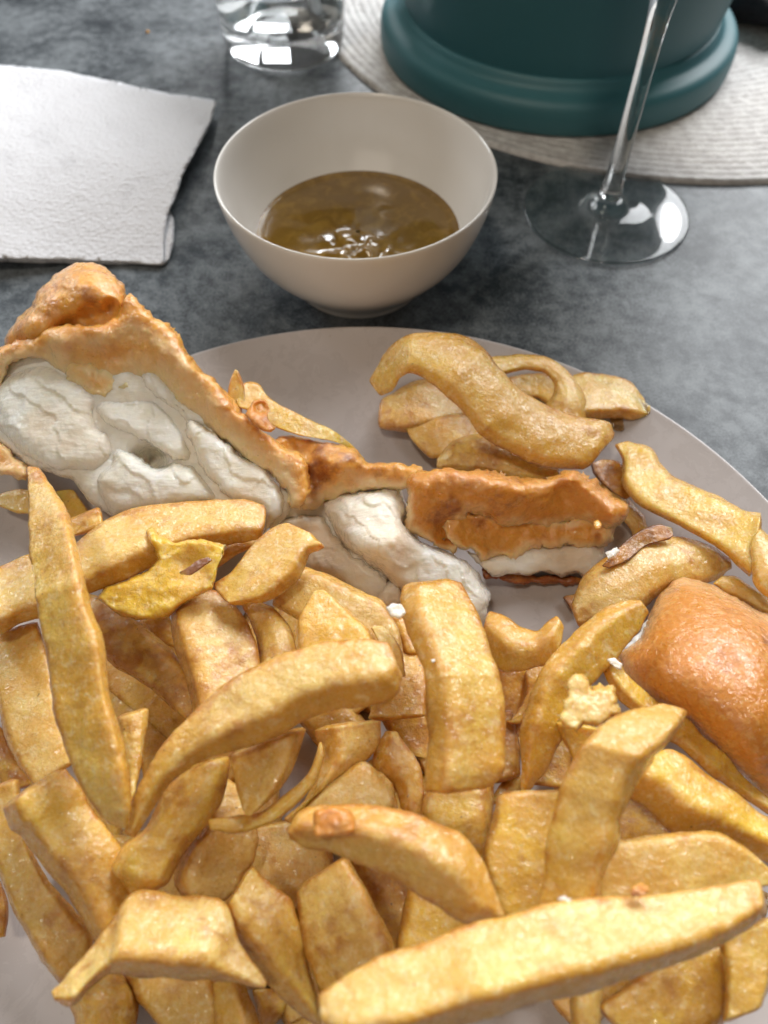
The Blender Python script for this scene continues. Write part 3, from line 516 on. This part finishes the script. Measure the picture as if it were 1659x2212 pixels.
chip('Y1', [(900,760),(1100,560),(1280,440),(1400,440)], [(960,800),(1130,640),(1300,520),(1420,480)], 2.4, 'r', .6, .4, 'thin brown-edged chip under the right end of the horizontal pale chip')
chip('Y1', [(940,850),(960,1020),(1030,1250),(1065,1450)], [(1160,735),(1300,850),(1390,1040),(1420,1300)], 3.1, .2, .15, .25, 'wide mottled pinkish chip below the curled yellow peel')
chip('Y1', [(1320,800),(1370,910),(1400,1010),(1410,1160)], [(1400,788),(1500,830),(1590,950),(1620,1090)], 2.9, 'r', .45, .3, 'small rounded chip end right of the mottled chip')
chip('Y2', [(-75,690),(30,610),(160,450),(260,380),(335,368),(420,410)], [(20,812),(200,785),(360,665),(412,570),(440,520),(512,488)], [3.5,3.8], .75, .6, .1, 'short golden chip with a pointed right tip in front of the fish')
chip('Y2', [(400,600),(550,660),(720,740),(830,790),(890,880),(935,1010),(960,1180)], [(245,800),(380,880),(520,960),(680,970),(780,1010),(850,1080),(930,1200)], [2.9,3.1], 'k', .2, .1, 'pale bent chip left of the tall central chip, behind the yellow wedge')
chip('Y2', [(465,735),(405,860),(388,950),(395,1080)], [(520,730),(650,850),(750,940),(790,1050)], 3.7, 's', 1, -.1, 'bright yellow triangular wedge standing above the large curved chip')
chip('Y2', [(780,930),(820,1010),(860,1080),(900,1180)], [(850,920),(920,1020),(950,1110),(962,1190)], 3.5, 's', .1, .1, 'pale sliver right of the yellow wedge')
chip('Y2', [(880,870),(930,980),(960,1060)], [(960,890),(1000,980),(1040,1060)], 2.6, 'r', .9, .5, 'small orange chip fragment tucked left of the tall central chip')
chip('Y2', [(940,1030),(850,1200),(770,1420)], [(1050,1030),(1100,1240),(1090,1400)], 2.5, 'k', .7, .2, 'yellow shaded chip between the large curved chip and the tall central chip')
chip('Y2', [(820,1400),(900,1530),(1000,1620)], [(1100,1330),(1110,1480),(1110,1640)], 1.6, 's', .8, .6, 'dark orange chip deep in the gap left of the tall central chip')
chip('X1', [(-120,420),(-60,650),(0,860),(60,1020),(130,1140),(200,1250),(260,1340),(330,1430)], [(100,330),(130,560),(180,720),(260,870),(340,980),(420,1080),(490,1180),(480,1280)], [2.6,2.0], 'k', .55, .2, 'long chip running down the left edge to the bare plate corner')
chip('X1', [(30,480),(60,590),(130,640),(220,760),(350,900),(430,1020),(530,1200)], [(350,283),(425,365),(480,480),(560,580),(640,700),(710,830),(740,980)], [3.6,2.8], .25, .65, .1, 'thick square-ended golden chip slanting down right at the lower left')
chip('Y1', [(640,1425),(655,1560),(680,1700),(695,1900)], [(795,1380),(785,1500),(760,1640),(735,1800)], 3.3, 'r', .45, .25, 'short upright chip between the slender chip and the large curved chip')
chip('Y1', [(150,58),(163,300),(168,560),(205,850),(275,1150),(300,1380),(400,1680),(560,1950),(650,2020)], [(215,68),(330,240),(400,430),(470,760),(550,1000),(595,1300),(665,1560),(700,1850),(692,2020)], [4.0,4.9,4.6,4.2], .8, .5, .1, 'tall slender tapered chip standing at the left, tip before the fish', tilt=.2)
chip('X1', [(1170,300),(1110,560),(1020,680),(960,800),(950,900),(1000,975)], [(1330,420),(1395,620),(1370,740),(1330,820),(1290,900),(1225,975)], 2.7, .22, .1, .15, 'blunt pinkish-pale chip end right of the greenish bent chip')
chip('X1', [(1010,290),(900,400),(820,560),(760,640),(690,690),(640,760),(620,830),(710,935)], [(1245,210),(1215,400),(1130,560),(1060,650),(990,740),(940,830),(900,900),(820,955)], [3.5,3.2], 'r', .75, .15, 'greenish-yellow bent chip under the tail of the large curved chip')
chip('X1', [(1330,600),(1340,800),(1400,950),(1560,1020)], [(1659,560),(1800,740),(1780,900),(1720,1000)], 1.9, 's', .05, .1, 'shaded flat pinkish chip deep below the crescent chip', th=1.4)
chip('X1', [(700,1400),(750,1520),(850,1650),(950,1800)], [(1120,1395),(1170,1440),(1185,1659),(1190,1800)], 1.8, 's', .6, .15, 'wide flat chip at the bottom edge under the boomerang chip', th=1.4)
chip('X1', [(500,1380),(390,1530),(420,1640),(450,1780)], [(660,1400),(730,1490),(735,1600),(700,1780)], 1.7, 'r', .5, .25, 'lumpy chip end at the bottom edge beneath the boomerang chip tip')
chip('X1', [(1380,1480),(1410,1600),(1430,1700)], [(1500,1480),(1575,1530),(1500,1640)], 1.2, 'r', .6, .4, 'tiny dark chip corner at the bottom edge in the shaded gap')
chip('X1', [(1170,1440),(1180,1550),(1180,1750)], [(1320,1430),(1370,1560),(1420,1750)], 2.4, .6, .4, .1, 'narrow chip end at the bottom edge right of the wide flat chip')
chip('X1', [(1210,1060),(1235,1160),(1330,1290),(1450,1430),(1560,1530),(1690,1640),(1740,1680)], [(1375,812),(1474,900),(1574,980),(1620,1100),(1665,1240),(1704,1400),(1754,1600)], [3.3,2.6], .35, .5, .2, 'thick notched chip slanting to the bottom edge right of the boomerang chip')
chip('X1', [(285,1480),(400,1360),(520,1225),(620,1090),(740,955),(1000,970),(1215,1000),(1310,1240),(1450,1430)], [(310,1525),(395,1545),(480,1460),(570,1400),(640,1378),(860,1393),(1060,1400),(1230,1415),(1440,1465)], 3.6, .74, .2, .1, 'pale boomerang-shaped chip at the lower left with an orange lower side')
chip('X2', [(660,720),(720,900),(830,1120),(900,1240)], [(1000,820),(1010,950),(980,1100),(950,1220)], 1.8, 's', .4, .35, 'dark shaded chip in the hollow below the curved bottom chip', th=1.3)
chip('X2', [(1000,900),(970,1050),(935,1250),(920,1400)], [(1250,960),(1330,1110),(1280,1220),(1150,1400)], 2.6, 's', .9, .1, 'amber shaded chip between the curved chip and the long bottom chip')
chip('X2', [(375,945),(390,1080),(420,1230),(470,1360),(530,1500)], [(640,760),(760,960),(830,1120),(885,1260),(840,1450)], 3.0, .85, .1, .15, 'orange-topped pale chip between the notched chip and the long bottom chip')
chip('X2', [(400,520),(480,420),(600,300),(720,225),(820,290)], [(600,620),(750,590),(850,550),(915,490),(890,370)], 2.9, 'k', .1, .05, 'pale wedge-shaped chip above the curved bottom chip')
chip('X2', [(850,65),(790,200),(800,290),(900,370),(940,480)], [(920,75),(980,170),(1030,260),(1055,380),(1060,510)], 2.7, .5, .4, .35, 'short brownish upright chip left of the tall central chip base')
chip('X2', [(470,60),(500,220),(420,420),(310,540)], [(825,10),(800,160),(620,310),(345,560)], [3.1,2.9], .4, .1, .2, 'pinkish oval chip with dark specks under the large curved chip')
chip('X2', [(500,130),(430,300),(300,420),(190,490),(60,530),(-100,555)], [(525,200),(480,340),(380,450),(250,560),(60,617),(-90,592)], [3.6,3.7], 'r', .7, .1, 'thin yellow crescent chip curving under the pointed chip')
chip('X2', [(10,200),(40,350),(70,470),(95,520)], [(400,60),(340,280),(220,430),(130,518)], 4.0, .8, .4, .1, 'pointed triangular chip hanging below the large curved chip')
chip('X2', [(1090,380),(1060,520),(1150,640),(1300,780)], [(1430,360),(1430,540),(1415,650),(1385,800)], 2.8, 'k', .7, .1, 'yellow chip directly below the foot of the tall central chip')
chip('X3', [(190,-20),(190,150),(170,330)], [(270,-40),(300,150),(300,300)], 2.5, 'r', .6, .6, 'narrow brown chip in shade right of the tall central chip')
chip('X3', [(160,460),(190,380),(260,300)], [(230,420),(300,400),(330,320)], 2.4, 'r', .3, .2, 'small pale chip tip between the central chip and the upright flat chip')
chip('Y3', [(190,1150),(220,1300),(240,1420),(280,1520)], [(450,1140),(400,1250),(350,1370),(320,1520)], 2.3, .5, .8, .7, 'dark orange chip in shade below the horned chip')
chip('Y3', [(345,1190),(350,1300),(280,1420),(240,1440)], [(410,1125),(480,1150),(400,1330),(310,1440)], 2.7, 's', .7, .6, 'thin torn orange sliver beside the big yellow chip')
chip('Y3', [(150,852),(220,880),(310,940),(400,965),(465,905),(505,873)], [(110,1010),(190,1140),(280,1165),(390,1140),(490,1090),(545,930)], [3.2,3.4,3.6], .4, .8, .15, 'horned golden chip right of the tall central chip')
chip('Y3', [(960,783),(860,795),(740,845),(640,930),(500,1080),(420,1200),(360,1360),(320,1520),(325,1680),(322,1810)], [(1005,850),(960,940),(880,1040),(790,1140),(670,1250),(600,1330),(560,1450),(500,1580),(450,1690),(370,1790)], [4.0,3.8,3.2], .3, .9, 0, 'long bright yellow chip leaning up towards the domed fish')
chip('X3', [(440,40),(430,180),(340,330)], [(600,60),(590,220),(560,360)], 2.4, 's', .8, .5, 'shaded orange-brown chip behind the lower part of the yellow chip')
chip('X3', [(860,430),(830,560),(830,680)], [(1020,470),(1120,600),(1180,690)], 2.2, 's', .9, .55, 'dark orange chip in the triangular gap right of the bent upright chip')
chip('X3', [(740,-387),(745,-307),(790,-207),(860,-110),(960,-20),(1080,90),(1200,165),(1350,300),(1500,400),(1720,560)], [(775,-367),(845,-337),(890,-247),(980,-167),(1070,-87),(1210,-5),(1300,90),(1430,200),(1530,320),(1720,470)], [3.6,3.3,2.9], .4, .85, .1, 'long thin chip running along the edge of the domed fish')
chip('X3', [(1000,225),(890,400),(1010,480),(1130,600),(1300,660),(1500,720),(1720,800)], [(1080,165),(1130,170),(1230,230),(1350,330),(1480,400),(1600,500),(1740,600)], [3.6,3.3], .5, .8, 0, 'straight yellow chip with a shaded lower side, reaching the right edge')
chip('X3', [(500,20),(560,130),(610,240)], [(760,60),(720,130),(660,220)], 3.6, 'k', .9, .1, 'small yellow chip end under the jagged pale flake')
chip('X3', [(205,425),(165,570),(118,750),(150,900),(210,1090)], [(545,410),(520,600),(500,740),(470,900),(430,1060)], 3.6, 's', .75, .05, 'flat upright square-topped yellow chip left of the bent chip', th=1.4)
chip('X3', [(820,680),(1000,658),(1200,630),(1350,622),(1450,660),(1560,730),(1680,820)], [(730,1000),(900,1010),(1100,1000),(1250,980),(1400,960),(1550,930),(1720,900)], 4.0, 's', .35, -.15, 'broad pale oval chip behind the long bottom chip at the right', th=1.5)
chip('X3', [(1075,-82),(900,-30),(775,45),(680,130),(620,215),(560,350),(520,500),(470,690),(455,860),(420,1030)], [(1212,-38),(1190,30),(1110,130),(1000,215),(930,320),(880,440),(840,540),(830,680),(760,820),(730,1000)], [5.0,5.3,4.9,4.4], .8, .6, 0, 'tall bent upright chip with its tip pointing right at the lower right', tilt=.2)
chip('X2', [(330,600),(400,500),(560,473),(780,473),(950,500),(1090,550),(1200,600),(1300,670),(1385,800),(1430,920),(1495,1060)], [(345,650),(440,700),(560,720),(700,765),(830,820),(960,890),(1060,960),(1150,1020),(1220,1070),(1320,1112),(1480,1090)], [4.6,4.7,4.4], .45, .25, .1, 'curved pale chip with a folded ridge, bottom centre, above the long chip')
chip('Y2', [(960,710),(945,810),(980,940),(1040,1080),(1090,1200),(1090,1400),(1100,1560),(1075,1700),(1070,1812)], [(1265,683),(1320,800),(1370,910),(1420,1060),(1470,1180),(1500,1350),(1492,1600),(1480,1720),(1430,1790)], [4.2,4.7,4.5], .32, .35, .1, 'tall thick notched chip standing upright at the centre of the pile', tilt=.3)
chip('D', [(835,1390),(780,1384),(740,1386),(680,1395),(600,1425),(494,1478),(420,1540),(372,1590),(328,1650),(300,1700),(283,1750),(274,1795)], [(867,1470),(852,1500),(800,1520),(735,1530),(670,1550),(600,1585),(494,1622),(450,1635),(400,1665),(365,1690),(330,1740),(290,1803)], [5.0,4.9,4.6,4.0], .6, .35, .1, 'large curved chip with a broad right end and thin tail at the lower left', tilt=.4)
chip('X3', [(740,1560),(850,1480),(1050,1340),(1390,1240)], [(1100,1900),(1200,1780),(1420,1620),(1440,1400)], 2.8, 's', .7, .3, 'wide brownish chip in shade under the long bottom chip', th=1.5)
chip('X3', [(1400,1220),(1430,1400),(1420,1640)], [(1680,1100),(1700,1350),(1630,1560)], 3.4, 'k', .5, .1, 'square pale chip at the bottom right corner')
chip('X3', [(595,1470),(605,1659),(620,1800)], [(755,1430),(735,1659),(700,1800)], 3.3, 'r', .1, .1, 'thin pale chip strand hanging below the long bottom chip')
chip('X3', [(-770,1500),(-640,1405),(-400,1275),(-190,1215),(40,1110),(240,1085),(450,1020),(700,980),(1000,968),(1300,925),(1600,872)], [(-745,1680),(-640,1760),(-400,1760),(-190,1710),(40,1640),(250,1590),(560,1500),(800,1430),(1120,1335),(1400,1220),(1640,1060)], [5.0,5.1,4.8], .72, .25, 0, 'very long thick pale chip lying across the bottom right')
# far pile by the plate rim
chip('Z5', [(600,385),(700,373),(830,393),(920,430),(975,500)], [(640,620),(740,620),(850,612),(930,620),(1000,612)], [1.8,1.6], .72, .4, .15, 'blunt pale chip end nearest the plate rim in the far pile')
chip('Z5', [(240,400),(350,380),(470,390),(560,450)], [(330,500),(400,500),(440,520),(560,600)], 1.6, 's', .9, 0, 'inner yellow face of the looped chip in the far pile')
chip('Z5', [(130,290),(300,271),(440,287),(550,345),(628,430),(662,520),(655,630)], [(200,385),(330,352),(430,360),(490,410),(500,470),(470,520),(430,560)], [2.4,2.3,1.9], 'r', .3, .1, 'arched looped chip behind the big wavy chip')
chip('Z4', [(845,515),(960,450),(1100,415),(1250,500)], [(828,668),(960,685),(1100,660),(1290,600)], 1.4, 'k', .4, .25, 'straight chip lying under the left end of the big wavy chip')
chip('Z4', [(965,640),(1100,625),(1250,603),(1420,600)], [(1000,730),(1070,800),(1150,822),(1380,720)], 1.5, 's', .55, .15, 'pointed flat chip in the middle of the far pile')
chip('Z4', [(1145,830),(1220,750),(1350,708),(1480,718),(1620,800),(1790,870)], [(1135,890),(1250,900),(1400,920),(1550,950),(1700,960),(1800,935)], 1.7, 'r', .35, .15, 'pale rounded chip just behind the crisp brown fish crust')
chip('Z5', [(780,620),(800,700)], [(825,625),(852,720)], 1.2, 'r', .6, .5, 'tiny brown chip corner behind the tip of the big wavy chip')
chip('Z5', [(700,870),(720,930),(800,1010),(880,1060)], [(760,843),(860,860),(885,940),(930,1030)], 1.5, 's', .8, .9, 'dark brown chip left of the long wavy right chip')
chip('Z4', [(772,412),(830,310),(900,225),(1000,168),(1150,161),(1280,176),(1390,250),(1480,370),(1590,470),(1720,550),(1900,615),(2052,640),(2098,700)], [(832,490),(890,465),(925,405),(975,360),(1040,375),(1100,410),(1170,470),(1260,560),(1360,690),(1430,740),(1560,810),(1700,870),(1930,890)], [2.2,3.3,3.3,2.7,2.3], 'r', .85, .05, 'big wavy golden chip arching over the far pile', th=.75)
chip('Z5', [(745,965),(750,1050),(900,1200),(930,1290)], [(790,975),(870,1040),(970,1140),(1000,1210)], 1.3, 'r', .2, .1, 'pale chip peeping out behind the right end of the brown crust')
chip('Y3', [(545,765),(590,830)], [(630,745),(650,800)], 1.1, 's', .8, 1., 'small burnt corner left of the broad pale chip')
chip('Y3', [(1365,690),(1450,745),(1560,800),(1720,890)], [(1420,650),(1490,650),(1560,700),(1720,790)], 2.3, 'r', .4, .1, 'pale chip just behind the top of the domed fish')
chip('Y3', [(600,800),(640,690),(720,600),(860,520),(1000,458),(1180,442),(1340,480),(1450,545)], [(640,920),(760,905),(900,865),(1010,790),(1120,720),(1250,690),(1370,670),(1460,610)], [2.0,2.2,2.0], 'r', .2, .1, 'broad pale rounded chip between brown crust and domed fish', th=.8)
chip('Y3', [(760,590),(860,480),(940,415),(1060,366),(1135,383)], [(800,600),(900,560),(1000,480),(1100,455),(1142,430)], 2.5, 's', .7, 1., 'crisp dark brown potato skin edge above the broad pale chip', name='potato_skin', cat='potato skin')
chip('Z5', [(900,742),(1020,785),(1070,880),(1150,950),(1280,1010),(1400,1060),(1520,1118),(1620,1140)], [(830,765),(870,860),(875,970),(960,1080),(1080,1145),(1230,1230),(1400,1330),(1560,1470)], [1.9,2.1,2.6], 'k', .6, 0, 'long wavy yellow chip lying along the right plate rim')
chip('Z5', [(1560,1300),(1570,1420),(1600,1540),(1720,1640)], [(1625,1215),(1710,1300),(1760,1400),(1800,1600)], 2.9, 'r', .6, 0, 'chip end at the right edge overlapping the long wavy chip')
chip('Z4', [(40,440),(150,432),(240,520),(400,605),(560,675),(670,760),(742,838)], [(60,560),(160,590),(240,660),(400,715),(560,742),(640,775),(735,845)], [3.4,3.2,2.6], 's', 1, 0, 'folded translucent yellow potato peel lying against the fish batter', name='potato_peel', cat='potato peel', th=1.2)
chip('Z4', [(38,358),(10,430),(-5,520)], [(47,368),(72,430),(90,520)], [3.7,3.4], 's', .7, .4, 'small pointed peel tip sticking up behind the fish batter', name='potato_peel', cat='potato peel')
# ------------------------------------------------------------ paper napkin (two folded layers)
nm = NT('tissue_paper'); npz = nm.pos()
wv = nm.n('ShaderNodeTexVoronoi', feature='F1'); nm.l(npz, wv.inputs['Vector']); wv.inputs['Scale'].default_value = 5; wv.inputs['Randomness'].default_value = .7
nm.set(Base_Color=(.72, .715, .735), Roughness=.85, Specular_IOR_Level=.15); sss(nm, .15, (1, 1, 1), .1)
nm.set(Normal=nm.bump(nm.noise(npz, 12, 4, .7), .03, .5, nm.bump(wv.outputs['Distance'], .08, .6)))
nap = empty('paper_napkin', (-13, 27, 0), 'folded white embossed paper napkin lying on the table at the left', 'napkin')
CN = [(-80, 130, .9), (0, 145, .8), (472, 217, .5), (410, 330, .9), (380, 430, .75), (358, 572, .2), (180, 560, .3), (-80, 555, .8), (200, 350, 1.1), (0, 350, 1.2)]
relief('D', [(-90,128),(0,139),(130,152),(250,175),(350,198),(472,215),(455,265),(425,325),(398,372),(382,420),(362,460),(355,520),(357,574),(250,566),(120,562),(0,558),(-90,552)], CN, .03, 4, .03, 'top_layer', nm.m, parent=nap, rough=.9, spacing=7, bump=.25, floor=False)
relief('D', [(-90,300),(200,330),(372,455),(379,480),(374,530),(362,574),(300,572),(0,566),(-90,560)], [(a, b, c-.28 if c > .5 else .12) for a, b, c in CN], .02, 4, .02, 'under_layer', nm.m, parent=nap, rough=.5, spacing=9, bump=.2, floor=False)
# dark crumpled cloth behind the pot
bc = NT('black_cloth'); bc.set(Base_Color=(.012, .009, .012), Roughness=.8, Normal=bc.bump(bc.noise(bc.pos(), 3, 4), .2, .8))
cp = P(1640, 35, 1.2)
a = np.linspace(0, 2*math.pi, 40, endpoint=False); V = []; Fc = []
for i, ph_ in enumerate(np.linspace(-math.pi/2, math.pi/2, 20)):
    V.append(np.c_[cp[0]+.8+2.2*np.cos(ph_)*np.cos(a), cp[1]+2.4+2.8*np.cos(ph_)*np.sin(a), 1.4+1.1*np.sin(ph_)+0*a])
V = np.vstack(V)
for i in range(19):
    for j in range(40): Fc.append((i*40+j, i*40+(j+1) % 40, (i+1)*40+(j+1) % 40, (i+1)*40+j))
V = V+vnormals(V, Fc)*(fbm(V, .5, 4, 77)*.5)[:, None]; V[:, 2] = np.maximum(V[:, 2], .3)
tag(mesh_obj('crumpled_cloth', V, Fc, bc.m), 'black crumpled cloth on the placemat behind the teal pot', 'cloth')
# crumbs on the table
for x, y, r_, lb in ((243, 695, .09, 'tiny crumb on the table behind the fish'), (319, 68, .1, 'tiny orange crumb on the table by the water glass')):
    c = P(x, y, .05); nn = 10; aa = np.linspace(0, 2*math.pi, nn, endpoint=False); V = [(c[0], c[1], .01)]
    V += [(c[0]+r_*math.cos(t), c[1]+r_*math.sin(t), .02) for t in aa]+[(c[0]+r_*.6*math.cos(t), c[1]+r_*.6*math.sin(t+.3), r_) for t in aa]+[(c[0], c[1], r_*1.2)]
    Fc = [(0, 1+(i+1) % nn, 1+i) for i in range(nn)]+[(1+i, 1+(i+1) % nn, nn+1+(i+1) % nn, nn+1+i) for i in range(nn)]+[(nn+1+i, nn+1+(i+1) % nn, 2*nn+1) for i in range(nn)]
    tag(mesh_obj('crumb', V, Fc, BATTER, attrs={'tone': 0, 'brown': 0, 'edge': 0}), lb, 'crumb')
